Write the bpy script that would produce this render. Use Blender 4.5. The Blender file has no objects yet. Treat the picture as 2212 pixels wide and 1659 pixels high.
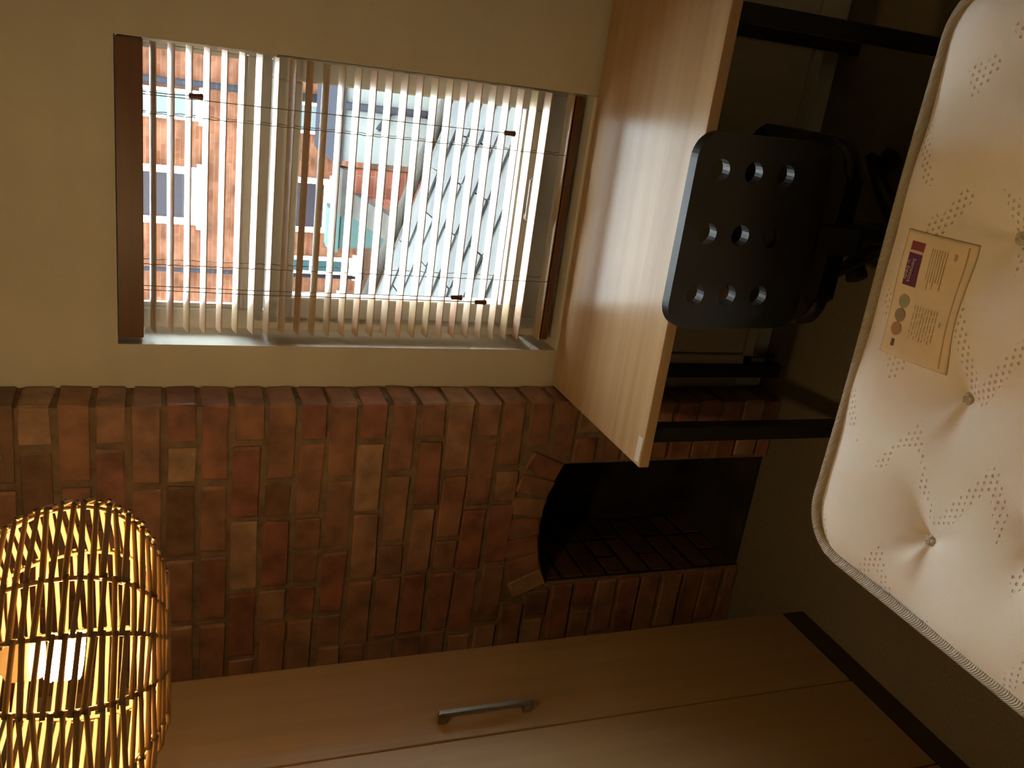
import bpy, bmesh, math, random
from mathutils import Vector, Matrix

random.seed(7)
S = bpy.context.scene
C = S.collection

# ------------------------------------------------------------------ camera
CAM_H = 1.84
yaw, pitch, f_px = math.radians(21.274), math.radians(21.464), 1945.4
cam_d = bpy.data.cameras.new('camera')
cam_d.sensor_fit = 'HORIZONTAL'
cam_d.sensor_width = 36.0
cam_d.lens = f_px / 2212.0 * 36.0
cam_d.clip_start = 0.02
cam_d.clip_end = 200
cam = bpy.data.objects.new('camera', cam_d)
C.objects.link(cam)
fwd = Vector((-math.sin(yaw) * math.cos(pitch), math.cos(yaw) * math.cos(pitch), -math.sin(pitch)))
right = Vector((math.cos(yaw), math.sin(yaw), 0))
down = fwd.cross(right)                       # x right, y down, z forward
# the phone was held on its side: picture right is the room's down, picture up is the room's right
M = Matrix((down, right, -fwd)).transposed().to_4x4()
M.translation = Vector((0, 0, CAM_H))
cam.matrix_world = M
S.camera = cam

# ------------------------------------------------------------------ world: even overcast sky
W = bpy.data.worlds.new('overcast_sky')
S.world = W
W.use_nodes = True
bg = W.node_tree.nodes['Background']
bg.inputs[0].default_value = (0.86, 0.94, 1.0, 1)
bg.inputs[1].default_value = 48.0
BULB = 560.0

# light paths: a small closed room needs few bounces
S.cycles.use_light_tree = False
S.cycles.max_bounces = 5
S.cycles.diffuse_bounces = 3
S.cycles.glossy_bounces = 2
S.cycles.transmission_bounces = 2
S.cycles.transparent_max_bounces = 6
S.cycles.caustics_reflective = False
S.cycles.caustics_refractive = False

S.view_settings.view_transform = 'Standard'
S.view_settings.look = 'None'
S.view_settings.exposure = 0.0
S.view_settings.gamma = 1.0
S.view_settings.use_curve_mapping = False


# ------------------------------------------------------------------ materials
def new_mat(name):
    m = bpy.data.materials.new(name)
    m.use_nodes = True
    nt = m.node_tree
    b = nt.nodes['Principled BSDF']
    return m, nt, b


def N(nt, t, **kw):
    n = nt.nodes.new(t)
    for k, v in kw.items():
        setattr(n, k, v)
    return n


def simple(name, col, rough=0.5, metal=0.0, spec=0.5, noise=0.0, nscale=8.0, bump=0.0, bscale=60.0, coat=0.0):
    m, nt, b = new_mat(name)
    b.inputs['Base Color'].default_value = (*col, 1)
    b.inputs['Roughness'].default_value = rough
    b.inputs['Metallic'].default_value = metal
    b.inputs['Specular IOR Level'].default_value = spec
    b.inputs['Coat Weight'].default_value = coat
    tc = N(nt, 'ShaderNodeTexCoord')
    if noise:
        n = N(nt, 'ShaderNodeTexNoise')
        n.inputs['Scale'].default_value = nscale
        n.inputs['Detail'].default_value = 5
        nt.links.new(tc.outputs['Object'], n.inputs['Vector'])
        r = N(nt, 'ShaderNodeValToRGB')
        r.color_ramp.elements[0].position = 0.3
        r.color_ramp.elements[1].position = 0.72
        r.color_ramp.elements[0].color = (*[c * (1 - noise) for c in col], 1)
        r.color_ramp.elements[1].color = (*[min(1, c * (1 + noise)) for c in col], 1)
        nt.links.new(n.outputs['Fac'], r.inputs['Fac'])
        nt.links.new(r.outputs['Color'], b.inputs['Base Color'])
    if bump:
        n2 = N(nt, 'ShaderNodeTexNoise')
        n2.inputs['Scale'].default_value = bscale
        n2.inputs['Detail'].default_value = 4
        nt.links.new(tc.outputs['Object'], n2.inputs['Vector'])
        bp = N(nt, 'ShaderNodeBump')
        bp.inputs['Strength'].default_value = bump
        bp.inputs['Distance'].default_value = 0.01
        nt.links.new(n2.outputs['Fac'], bp.inputs['Height'])
        nt.links.new(bp.outputs['Normal'], b.inputs['Normal'])
    return m


def wood(name, c1, c2, axis='X', rough=0.3, spec=0.5, fine=1.0, coat=0.0):
    """long soft grain running along one axis"""
    m, nt, b = new_mat(name)
    tc = N(nt, 'ShaderNodeTexCoord')
    mp = N(nt, 'ShaderNodeMapping')
    sc = {'X': (0.9, 26, 26), 'Y': (26, 0.9, 26), 'Z': (26, 26, 0.9)}[axis]
    mp.inputs['Scale'].default_value = tuple(s * fine for s in sc)
    nt.links.new(tc.outputs['Object'], mp.inputs['Vector'])
    n = N(nt, 'ShaderNodeTexNoise')
    n.inputs['Scale'].default_value = 1.0
    n.inputs['Detail'].default_value = 7
    n.inputs['Roughness'].default_value = 0.62
    n.inputs['Distortion'].default_value = 0.4
    nt.links.new(mp.outputs['Vector'], n.inputs['Vector'])
    r = N(nt, 'ShaderNodeValToRGB')
    r.color_ramp.elements[0].position = 0.32
    r.color_ramp.elements[1].position = 0.68
    r.color_ramp.elements[0].color = (*c1, 1)
    r.color_ramp.elements[1].color = (*c2, 1)
    nt.links.new(n.outputs['Fac'], r.inputs['Fac'])
    nt.links.new(r.outputs['Color'], b.inputs['Base Color'])
    b.inputs['Roughness'].default_value = rough
    b.inputs['Specular IOR Level'].default_value = spec
    b.inputs['Coat Weight'].default_value = coat
    b.inputs['Coat Roughness'].default_value = rough
    bp = N(nt, 'ShaderNodeBump')
    bp.inputs['Strength'].default_value = 0.06
    bp.inputs['Distance'].default_value = 0.002
    nt.links.new(n.outputs['Fac'], bp.inputs['Height'])
    nt.links.new(bp.outputs['Normal'], b.inputs['Normal'])
    return m


def random_tint(name, cols, rough=0.9, dark=0.25, nscale=30.0, bump=0.5, bscale=90.0, spec=0.25):
    """colour picked per object from a ramp, with its own mottling"""
    m, nt, b = new_mat(name)
    oi = N(nt, 'ShaderNodeObjectInfo')
    r = N(nt, 'ShaderNodeValToRGB')
    r.color_ramp.interpolation = 'CONSTANT'
    e = r.color_ramp.elements
    while len(e) < len(cols):
        e.new(1.0)
    for i, c in enumerate(cols):
        e[i].position = i / len(cols)
        e[i].color = (*c, 1)
    nt.links.new(oi.outputs['Random'], r.inputs['Fac'])
    geo = N(nt, 'ShaderNodeNewGeometry')
    n = N(nt, 'ShaderNodeTexNoise')
    n.inputs['Scale'].default_value = nscale
    n.inputs['Detail'].default_value = 6
    nt.links.new(geo.outputs['Position'], n.inputs['Vector'])
    mr = N(nt, 'ShaderNodeMapRange')
    mr.inputs['From Min'].default_value = 0.3
    mr.inputs['From Max'].default_value = 0.7
    mr.inputs['To Min'].default_value = 1 - dark
    mr.inputs['To Max'].default_value = 1 + dark
    nt.links.new(n.outputs['Fac'], mr.inputs['Value'])
    mx = N(nt, 'ShaderNodeVectorMath', operation='SCALE')
    nt.links.new(r.outputs['Color'], mx.inputs[0])
    nt.links.new(mr.outputs['Result'], mx.inputs['Scale'])
    nt.links.new(mx.outputs['Vector'], b.inputs['Base Color'])
    b.inputs['Roughness'].default_value = rough
    b.inputs['Specular IOR Level'].default_value = spec
    n2 = N(nt, 'ShaderNodeTexNoise')
    n2.inputs['Scale'].default_value = bscale
    n2.inputs['Detail'].default_value = 6
    nt.links.new(geo.outputs['Position'], n2.inputs['Vector'])
    bp = N(nt, 'ShaderNodeBump')
    bp.inputs['Strength'].default_value = bump
    bp.inputs['Distance'].default_value = 0.006
    nt.links.new(n2.outputs['Fac'], bp.inputs['Height'])
    nt.links.new(bp.outputs['Normal'], b.inputs['Normal'])
    return m


def facade_brick(name, c1, c2, mortar, scale=1.0):
    m, nt, b = new_mat(name)
    geo = N(nt, 'ShaderNodeNewGeometry')
    sp = N(nt, 'ShaderNodeSeparateXYZ')
    nt.links.new(geo.outputs['Position'], sp.inputs[0])
    ad = N(nt, 'ShaderNodeMath', operation='ADD')
    nt.links.new(sp.outputs['X'], ad.inputs[0])
    nt.links.new(sp.outputs['Y'], ad.inputs[1])
    cb = N(nt, 'ShaderNodeCombineXYZ')
    nt.links.new(ad.outputs[0], cb.inputs['X'])
    nt.links.new(sp.outputs['Z'], cb.inputs['Y'])
    br = N(nt, 'ShaderNodeTexBrick')
    br.inputs['Color1'].default_value = (*c1, 1)
    br.inputs['Color2'].default_value = (*c2, 1)
    br.inputs['Mortar'].default_value = (*mortar, 1)
    br.inputs['Scale'].default_value = 1.0
    br.inputs['Brick Width'].default_value = 0.225 * scale
    br.inputs['Row Height'].default_value = 0.075 * scale
    br.inputs['Mortar Size'].default_value = 0.005 * scale
    br.inputs['Bias'].default_value = -0.2
    nt.links.new(cb.outputs[0], br.inputs['Vector'])
    n = N(nt, 'ShaderNodeTexNoise')
    n.inputs['Scale'].default_value = 3.2
    n.inputs['Detail'].default_value = 5
    nt.links.new(geo.outputs['Position'], n.inputs['Vector'])
    mr = N(nt, 'ShaderNodeMapRange')
    mr.inputs['From Min'].default_value = 0.3
    mr.inputs['From Max'].default_value = 0.7
    mr.inputs['To Min'].default_value = 0.62
    mr.inputs['To Max'].default_value = 1.5
    nt.links.new(n.outputs['Fac'], mr.inputs['Value'])
    mx = N(nt, 'ShaderNodeVectorMath', operation='SCALE')
    nt.links.new(br.outputs['Color'], mx.inputs[0])
    nt.links.new(mr.outputs['Result'], mx.inputs['Scale'])
    nt.links.new(mx.outputs['Vector'], b.inputs['Base Color'])
    b.inputs['Roughness'].default_value = 0.95
    b.inputs['Specular IOR Level'].default_value = 0.0
    return m


def pane_glass(name):
    m = bpy.data.materials.new(name)
    m.use_nodes = True
    nt = m.node_tree
    nt.nodes.remove(nt.nodes['Principled BSDF'])
    out = nt.nodes['Material Output']
    tr = N(nt, 'ShaderNodeBsdfTransparent')
    tr.inputs[0].default_value = (0.93, 0.96, 0.95, 1)
    gl = N(nt, 'ShaderNodeBsdfGlossy')
    gl.inputs['Roughness'].default_value = 0.02
    fr = N(nt, 'ShaderNodeFresnel')
    fr.inputs['IOR'].default_value = 1.45
    mx = N(nt, 'ShaderNodeMixShader')
    nt.links.new(fr.outputs[0], mx.inputs[0])
    nt.links.new(tr.outputs[0], mx.inputs[1])
    nt.links.new(gl.outputs[0], mx.inputs[2])
    nt.links.new(mx.outputs[0], out.inputs['Surface'])
    return m


def ticking(name):
    """quilted mattress cloth: zigzag bands of small pricked holes, faint stains"""
    m, nt, b = new_mat(name)
    L = nt.links.new
    geo = N(nt, 'ShaderNodeNewGeometry')
    sp = N(nt, 'ShaderNodeSeparateXYZ')
    L(geo.outputs['Position'], sp.inputs[0])

    def mth(op, a, c=None, v=None):
        n = N(nt, 'ShaderNodeMath', operation=op)
        if isinstance(a, (int, float)):
            n.inputs[0].default_value = a
        else:
            L(a, n.inputs[0])
        if c is not None:
            if isinstance(c, (int, float)):
                n.inputs[1].default_value = c
            else:
                L(c, n.inputs[1])
        if v is not None:
            n.inputs[2].default_value = v
        return n.outputs[0]
    X, Y = sp.outputs['X'], sp.outputs['Y']
    # zigzag centre line: triangle wave in Y shifts the band in X
    tri = mth('PINGPONG', mth('ADD', Y, 5.0), 0.085)
    xs = mth('ADD', mth('MULTIPLY', tri, 1.9), X)
    band = mth('PINGPONG', mth('ADD', xs, 5.03), 0.125)
    inband = mth('LESS_THAN', band, 0.028)
    # hexagonal lattice of dots
    p = 0.0125
    row = mth('DIVIDE', Y, p * 0.86)
    rowi = mth('FLOOR', row)
    off = mth('MULTIPLY', mth('MODULO', mth('ABSOLUTE', rowi), 2.0), 0.5)
    col = mth('ADD', mth('DIVIDE', X, p), off)
    fx = mth('SUBTRACT', mth('FRACT', mth('ADD', col, 100.0)), 0.5)
    fy = mth('SUBTRACT', mth('FRACT', mth('ADD', row, 100.0)), 0.5)
    d = mth('SQRT', mth('ADD', mth('MULTIPLY', fx, fx), mth('MULTIPLY', fy, fy)))
    mr = N(nt, 'ShaderNodeMapRange')
    mr.interpolation_type = 'SMOOTHSTEP'
    mr.inputs['From Min'].default_value = 0.08
    mr.inputs['From Max'].default_value = 0.26
    mr.inputs['To Min'].default_value = 1
    mr.inputs['To Max'].default_value = 0
    L(d, mr.inputs['Value'])
    nb = N(nt, 'ShaderNodeTexNoise')
    nb.inputs['Scale'].default_value = 5.0
    L(geo.outputs['Position'], nb.inputs['Vector'])
    patch = mth('GREATER_THAN', nb.outputs['Fac'], 0.47)
    dots = mth('MULTIPLY', mth('MULTIPLY', mr.outputs['Result'], inband), patch)
    # colour
    n = N(nt, 'ShaderNodeTexNoise')
    n.inputs['Scale'].default_value = 3.2
    n.inputs['Detail'].default_value = 4
    L(geo.outputs['Position'], n.inputs['Vector'])
    r = N(nt, 'ShaderNodeValToRGB')
    r.color_ramp.elements[0].position = 0.32
    r.color_ramp.elements[1].position = 0.62
    r.color_ramp.elements[0].color = (0.79, 0.735, 0.645, 1)
    r.color_ramp.elements[1].color = (0.87, 0.82, 0.74, 1)
    L(n.outputs['Fac'], r.inputs['Fac'])
    mix = N(nt, 'ShaderNodeMix', data_type='RGBA')
    L(mth('MULTIPLY', dots, 0.3), mix.inputs['Factor'])
    L(r.outputs['Color'], mix.inputs[6])
    mix.inputs[7].default_value = (0.42, 0.34, 0.25, 1)
    L(mix.outputs[2], b.inputs['Base Color'])
    b.inputs['Roughness'].default_value = 0.9
    b.inputs['Specular IOR Level'].default_value = 0.15
    b.inputs['Sheen Weight'].default_value = 0.15
    nw = N(nt, 'ShaderNodeTexNoise')
    nw.inputs['Scale'].default_value = 420
    L(geo.outputs['Position'], nw.inputs['Vector'])
    h = mth('SUBTRACT', mth('MULTIPLY', nw.outputs['Fac'], 0.10), mth('MULTIPLY', dots, 1.0))
    h = mth('ADD', h, mth('MULTIPLY', inband, 0.2))
    bp = N(nt, 'ShaderNodeBump')
    bp.inputs['Strength'].default_value = 0.9
    bp.inputs['Distance'].default_value = 0.003
    L(h, bp.inputs['Height'])
    L(bp.outputs['Normal'], b.inputs['Normal'])
    return m


def cord_weave(name, c1, c2):
    m, nt, b = new_mat(name)
    tc = N(nt, 'ShaderNodeTexCoord')
    w = N(nt, 'ShaderNodeTexWave', wave_type='BANDS', bands_direction='DIAGONAL')
    w.inputs['Scale'].default_value = 130
    w.inputs['Distortion'].default_value = 0.6
    nt.links.new(tc.outputs['Object'], w.inputs['Vector'])
    r = N(nt, 'ShaderNodeValToRGB')
    r.color_ramp.elements[0].color = (*c1, 1)
    r.color_ramp.elements[1].color = (*c2, 1)
    nt.links.new(w.outputs['Color'], r.inputs['Fac'])
    nt.links.new(r.outputs['Color'], b.inputs['Base Color'])
    b.inputs['Roughness'].default_value = 0.85
    bp = N(nt, 'ShaderNodeBump')
    bp.inputs['Strength'].default_value = 0.7
    bp.inputs['Distance'].default_value = 0.002
    nt.links.new(w.outputs['Color'], bp.inputs['Height'])
    nt.links.new(bp.outputs['Normal'], b.inputs['Normal'])
    return m


def emitter(name, col, k):
    m = bpy.data.materials.new(name)
    m.use_nodes = True
    nt = m.node_tree
    nt.nodes.remove(nt.nodes['Principled BSDF'])
    e = N(nt, 'ShaderNodeEmission')
    e.inputs[0].default_value = (*col, 1)
    e.inputs[1].default_value = k
    nt.links.new(e.outputs[0], nt.nodes['Material Output'].inputs['Surface'])
    return m


MT = {}
MT['plaster'] = simple('cream_plaster', (0.74, 0.71, 0.62), 0.85, spec=0.2, noise=0.03, nscale=3, bump=0.08, bscale=180)
MT['ceiling'] = simple('ceiling_paint', (0.80, 0.79, 0.75), 0.9, spec=0.2)
MT['mortar'] = simple('lime_mortar', (0.25, 0.175, 0.115), 0.95, spec=0.1, noise=0.25, nscale=25, bump=0.5, bscale=70)
MT['brick'] = random_tint('reclaimed_brick', [(0.31, 0.15, 0.085), (0.29, 0.128, 0.075), (0.35, 0.19, 0.11), (0.31, 0.15, 0.09), (0.29, 0.115, 0.07),
                                              (0.27, 0.135, 0.08), (0.38, 0.23, 0.14), (0.30, 0.13, 0.08), (0.19, 0.10, 0.055), (0.33, 0.175, 0.11)], dark=0.35, nscale=16, rough=0.5, spec=0.6, bump=0.35)
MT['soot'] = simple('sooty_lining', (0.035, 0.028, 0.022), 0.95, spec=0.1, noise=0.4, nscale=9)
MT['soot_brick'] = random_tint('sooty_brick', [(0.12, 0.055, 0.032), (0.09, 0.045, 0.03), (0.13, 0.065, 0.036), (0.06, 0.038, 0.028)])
MT['carpet'] = simple('olive_brown_carpet', (0.20, 0.175, 0.12), 1.0, spec=0.05, noise=0.15, nscale=160, bump=0.5, bscale=500)
MT['upvc'] = simple('white_upvc', (0.86, 0.85, 0.80), 0.35)
MT['sill'] = simple('sill_gloss_paint', (0.82, 0.81, 0.75), 0.4)
MT['glass'] = pane_glass('window_glass')
MT['slat'] = random_tint('honey_wood_slat', [(0.70, 0.52, 0.33), (0.72, 0.50, 0.36), (0.66, 0.51, 0.30), (0.68, 0.46, 0.30), (0.74, 0.57, 0.40)], rough=0.36, dark=0.06, nscale=14, bump=0.02, bscale=60, spec=0.5)
MT['valance'] = wood('dark_walnut_slat', (0.13, 0.052, 0.025), (0.18, 0.075, 0.035), 'X', 0.38)
MT['cord'] = simple('grey_blind_cord', (0.30, 0.27, 0.22), 0.8)
MT['desk'] = wood('light_oak_laminate', (0.46, 0.305, 0.165), (0.58, 0.41, 0.24), 'X', 0.23, spec=0.11, fine=0.8)
MT['wardrobe'] = wood('oak_effect_door', (0.285, 0.178, 0.080), (0.35, 0.222, 0.103), 'Z', 0.42, spec=0.4, fine=0.8)
MT['plinth'] = simple('dark_plinth', (0.045, 0.025, 0.014), 0.6)
MT['black_metal'] = simple('black_powder_coat', (0.012, 0.012, 0.012), 0.45)
MT['black_plastic'] = simple('black_plastic', (0.008, 0.008, 0.009), 0.42)
MT['grey_metal'] = simple('brushed_nickel', (0.34, 0.33, 0.29), 0.33, metal=1.0)
MT['chrome'] = simple('chrome_tube', (0.7, 0.7, 0.66), 0.35, metal=1.0)
MT['radiator'] = simple('radiator_enamel', (0.55, 0.50, 0.42), 0.5)
MT['ticking'] = ticking('quilted_ticking')
MT['border'] = simple('mattress_border_cloth', (0.50, 0.44, 0.34), 0.9, bump=0.2, bscale=200)
MT['piping'] = cord_weave('woven_grey_piping', (0.40, 0.37, 0.31), (0.52, 0.48, 0.41))
MT['tuft'] = simple('felt_tuft', (0.72, 0.66, 0.55), 1.0, noise=0.25, nscale=200, bump=0.8, bscale=300)
MT['label'] = simple('cream_label_cloth', (0.80, 0.66, 0.47), 0.85, noise=0.07, nscale=14)
MT['purple'] = simple('purple_print', (0.13, 0.035, 0.12), 0.8)
MT['red_print'] = simple('maroon_print', (0.26, 0.05, 0.07), 0.8)
MT['pale_print'] = simple('pale_print', (0.62, 0.50, 0.47), 0.8)
MT['green_print'] = simple('sage_print', (0.33, 0.36, 0.22), 0.8)
MT['grey_print'] = simple('grey_print', (0.30, 0.255, 0.17), 0.8)
MT['orange_print'] = simple('tan_print', (0.44, 0.24, 0.12), 0.8)
MT['ink'] = simple('faint_ink', (0.47, 0.36, 0.22), 0.85)
MT['dark_ink'] = simple('dark_ink', (0.16, 0.12, 0.09), 0.85)
MT['divan'] = simple('divan_cloth', (0.10, 0.085, 0.065), 0.95)
MT['paper'] = simple('white_paper_sticker', (0.66, 0.62, 0.54), 0.6)
MT['cane'] = simple('brown_rattan', (0.26, 0.175, 0.085), 0.6, noise=0.2, nscale=60)
_nt = MT['cane'].node_tree                      # rattan lets a little light through
_b = _nt.nodes['Principled BSDF']
_t = N(_nt, 'ShaderNodeBsdfTranslucent')
_t.inputs[0].default_value = (0.55, 0.36, 0.17, 1)
_m = N(_nt, 'ShaderNodeMixShader')
_m.inputs[0].default_value = 0.10
_nt.links.new(_b.outputs[0], _m.inputs[1])
_nt.links.new(_t.outputs[0], _m.inputs[2])
_nt.links.new(_m.outputs[0], _nt.nodes['Material Output'].inputs['Surface'])
MT['bulb'] = emitter('warm_lamp_tube', (1.0, 0.625, 0.25), BULB)
MT['white_plastic'] = simple('white_plastic', (0.75, 0.72, 0.66), 0.4)
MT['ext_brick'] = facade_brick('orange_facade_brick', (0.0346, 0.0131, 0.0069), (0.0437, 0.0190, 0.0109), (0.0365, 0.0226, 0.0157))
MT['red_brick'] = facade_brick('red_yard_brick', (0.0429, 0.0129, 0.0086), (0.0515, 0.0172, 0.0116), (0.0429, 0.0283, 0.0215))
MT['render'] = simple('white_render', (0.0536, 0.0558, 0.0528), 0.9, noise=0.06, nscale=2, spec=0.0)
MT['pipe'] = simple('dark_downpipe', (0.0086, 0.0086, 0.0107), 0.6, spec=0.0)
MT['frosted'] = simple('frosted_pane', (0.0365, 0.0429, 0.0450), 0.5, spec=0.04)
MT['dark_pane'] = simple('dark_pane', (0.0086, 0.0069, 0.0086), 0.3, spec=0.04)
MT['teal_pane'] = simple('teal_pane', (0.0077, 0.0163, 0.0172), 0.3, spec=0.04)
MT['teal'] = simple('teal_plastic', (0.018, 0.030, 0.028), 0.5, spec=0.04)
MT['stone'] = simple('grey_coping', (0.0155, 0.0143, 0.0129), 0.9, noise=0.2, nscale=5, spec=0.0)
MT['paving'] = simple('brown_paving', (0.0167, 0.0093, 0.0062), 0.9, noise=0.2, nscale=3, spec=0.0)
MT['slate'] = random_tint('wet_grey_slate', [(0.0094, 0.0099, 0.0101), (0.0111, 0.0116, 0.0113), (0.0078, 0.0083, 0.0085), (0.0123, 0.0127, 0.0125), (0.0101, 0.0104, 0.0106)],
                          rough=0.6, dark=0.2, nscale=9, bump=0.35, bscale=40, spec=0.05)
MT['roof_tile'] = simple('unseen_roof_tiles', (0.0780, 0.0650, 0.0650), 0.8, spec=0.0)
MT['blue_panel'] = simple('pale_blue_plastic', (0.34, 0.52, 0.62), 0.4)


# ------------------------------------------------------------------ object helpers
def put(o, parent=None, **props):
    C.objects.link(o)
    if parent is not None:
        o.parent = parent
        o.matrix_parent_inverse = Matrix.Translation(parent['_o']).inverted() if '_o' in parent else Matrix()
    for k, v in props.items():
        o[k] = v
    return o


ROOTS = []


def thing(name, loc, label, category, group=None):
    o = bpy.data.objects.new(name, None)
    o.location = loc
    o.empty_display_size = 0.05
    C.objects.link(o)
    o['_o'] = tuple(loc)
    o['label'] = label
    o['category'] = category
    if group:
        o['group'] = group
    ROOTS.append(o)
    return o


def obj(name, mesh, mat, parent=None, **props):
    o = bpy.data.objects.new(name, mesh)
    if mat is not None and not mesh.materials:
        mesh.materials.append(MT[mat])
    return put(o, parent, **props)


def to_mesh(bm, name, smooth=False):
    bmesh.ops.recalc_face_normals(bm, faces=bm.faces)
    me = bpy.data.meshes.new(name)
    bm.to_mesh(me)
    bm.free()
    if smooth:
        for p in me.polygons:
            p.use_smooth = True
    return me


def bm_box(bm, x0, x1, y0, y1, z0, z1):
    v = [bm.verts.new(p) for p in ((x0, y0, z0), (x1, y0, z0), (x1, y1, z0), (x0, y1, z0), (x0, y0, z1), (x1, y0, z1), (x1, y1, z1), (x0, y1, z1))]
    for f in ((3, 2, 1, 0), (4, 5, 6, 7), (0, 1, 5, 4), (1, 2, 6, 5), (2, 3, 7, 6), (3, 0, 4, 7)):
        bm.faces.new([v[i] for i in f])
    return v


def box(name, x0, x1, y0, y1, z0, z1, mat, parent=None, bevel=0.0, seg=2, **props):
    bm = bmesh.new()
    bm_box(bm, x0, x1, y0, y1, z0, z1)
    if bevel:
        bmesh.ops.bevel(bm, geom=bm.edges[:], offset=bevel, segments=seg, affect='EDGES', profile=0.5)
    return obj(name, to_mesh(bm, name), mat, parent, **props)


def boxes(name, lst, mat, parent=None, bevel=0.0, **props):
    bm = bmesh.new()
    for b in lst:
        bm_box(bm, *b)
    if bevel:
        bmesh.ops.bevel(bm, geom=bm.edges[:], offset=bevel, segments=1, affect='EDGES')
    return obj(name, to_mesh(bm, name), mat, parent, **props)


def bm_tube(bm, pts, r, n=8, closed=False, cap=True):
    """sweep a circle along points; r may be a list"""
    pts = [Vector(p) for p in pts]
    k = len(pts)
    rings = []
    ref = None
    for i, p in enumerate(pts):
        if closed:
            t = pts[(i + 1) % k] - pts[i - 1]
        else:
            t = pts[min(i + 1, k - 1)] - pts[max(i - 1, 0)]
        t.normalize()
        if ref is None:
            ref = Vector((0, 0, 1)) if abs(t.z) < 0.9 else Vector((1, 0, 0))
        a = ref - t * ref.dot(t)
        a.normalize()
        ref = a
        b = t.cross(a)
        rr = r[i] if isinstance(r, (list, tuple)) else r
        rings.append([bm.verts.new(p + a * (rr * math.cos(2 * math.pi * j / n)) + b * (rr * math.sin(2 * math.pi * j / n))) for j in range(n)])
    m = k if closed else k - 1
    for i in range(m):
        A, B = rings[i], rings[(i + 1) % k]
        for j in range(n):
            bm.faces.new((A[j], A[(j + 1) % n], B[(j + 1) % n], B[j]))
    if cap and not closed:
        bm.faces.new(rings[0][::-1])
        bm.faces.new(rings[-1])


def tube(name, pts, r, mat, parent=None, n=8, closed=False, smooth=True, **props):
    bm = bmesh.new()
    bm_tube(bm, pts, r, n, closed)
    return obj(name, to_mesh(bm, name, smooth), mat, parent, **props)


def lathe(name, prof, cx, cy, mat, parent=None, n=24, smooth=True, **props):
    bm = bmesh.new()
    rings = []
    for r, z in prof:
        rings.append([bm.verts.new((cx + r * math.cos(2 * math.pi * j / n), cy + r * math.sin(2 * math.pi * j / n), z)) for j in range(n)])
    for A, B in zip(rings, rings[1:]):
        for j in range(n):
            bm.faces.new((A[j], A[(j + 1) % n], B[(j + 1) % n], B[j]))
    bm.faces.new(rings[0][::-1])
    bm.faces.new(rings[-1])
    return obj(name, to_mesh(bm, name, smooth), mat, parent, **props)


def prism(name, poly, axis, a0, a1, mat, parent=None, **props):
    """poly of 2-D points extruded along one axis"""
    bm = bmesh.new()

    def P(p, a):
        return {'X': (a, p[0], p[1]), 'Y': (p[0], a, p[1]), 'Z': (p[0], p[1], a)}[axis]
    A = [bm.verts.new(P(p, a0)) for p in poly]
    B = [bm.verts.new(P(p, a1)) for p in poly]
    k = len(poly)
    bm.faces.new(A)
    bm.faces.new(B[::-1])
    for i in range(k):
        bm.faces.new((A[i], B[i], B[(i + 1) % k], A[(i + 1) % k]))
    return obj(name, to_mesh(bm, name), mat, parent, **props)


def STRUCT(o, label=None, category=None):
    o['kind'] = 'structure'
    if label:
        o['label'] = label
    if category:
        o['category'] = category
    o['_o'] = (0, 0, 0)
    return o


# ------------------------------------------------------------------ room shell
YW = 2.303                    # plaster face of the window wall
YF = 2.450                    # window frame face
YC = 2.168                    # chimney breast face
WX0, WX1, WZ0, WZ1 = -0.79, -0.066, 0.735, 1.932
FX0, FX1, FZS, FZC = -1.51, -1.10, 0.717, 0.767      # fireplace opening
RX0, RX1, RY0, CZ = -2.06, 1.25, -1.25, 2.42

STRUCT(box('floor', RX0 - .2, RX1 + .2, RY0 - .2, YW, -0.06, 0.0, 'carpet'), 'olive brown carpet covering the bedroom floor', 'floor')
STRUCT(box('ceiling', RX0 - .2, RX1 + .2, RY0 - .2, 2.62, CZ, CZ + .06, 'ceiling'), 'plain white bedroom ceiling above the lamp', 'ceiling')
STRUCT(box('wall_left', RX0 - .15, RX0, RY0 - .2, YW, 0, CZ, 'plaster'), 'cream plaster wall behind the wardrobe', 'wall')
STRUCT(box('wall_right', RX1, RX1 + .15, RY0 - .2, YW, 0, CZ, 'plaster'), 'cream plaster wall on the right, out of frame', 'wall')
STRUCT(box('wall_back', RX0, RX1, RY0 - .15, RY0, 0, CZ, 'plaster'), 'cream plaster wall behind the camera', 'wall')
STRUCT(boxes('wall_window', [
    (RX0 - .2, FX0, YW, YF, 0, CZ), (FX1, WX0, YW, YF, 0, CZ), (FX0, FX1, YW, YF, FZC + .02, CZ),
    (WX0, WX1, YW, YF, WZ1, CZ), (WX0, WX1, YW, YF, 0, WZ0 - .02), (WX1, RX1 + .2, YW, YF, 0, CZ),
    (RX0 - .2, FX0, YF, 2.62, -1.7, CZ), (FX1, -0.80, YF, 2.62, -1.7, CZ), (FX0, FX1, YF, 2.62, FZC + .02, CZ), (FX0, FX1, 2.56, 2.62, -1.7, FZC + .02),
    (-0.80, -0.025, YF, 2.62, 1.965, CZ), (-0.80, -0.025, YF, 2.62, -1.7, 0.74), (-0.025, RX1 + .2, YF, 2.62, -1.7, CZ)],
    'plaster'), 'cream plaster wall around the window', 'wall')
STRUCT(box('baseboard_window', -0.895, RX1, YW - .015, YW, 0, 0.09, 'sill', bevel=.004), 'painted baseboard under the window wall', 'baseboard')
STRUCT(box('trim_window_sill', WX0, WX1, YW - .006, YF + .01, WZ0 - .02, WZ0 + .014, 'sill', bevel=.004), 'glossy cream window sill board level with the desk', 'window sill')

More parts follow.
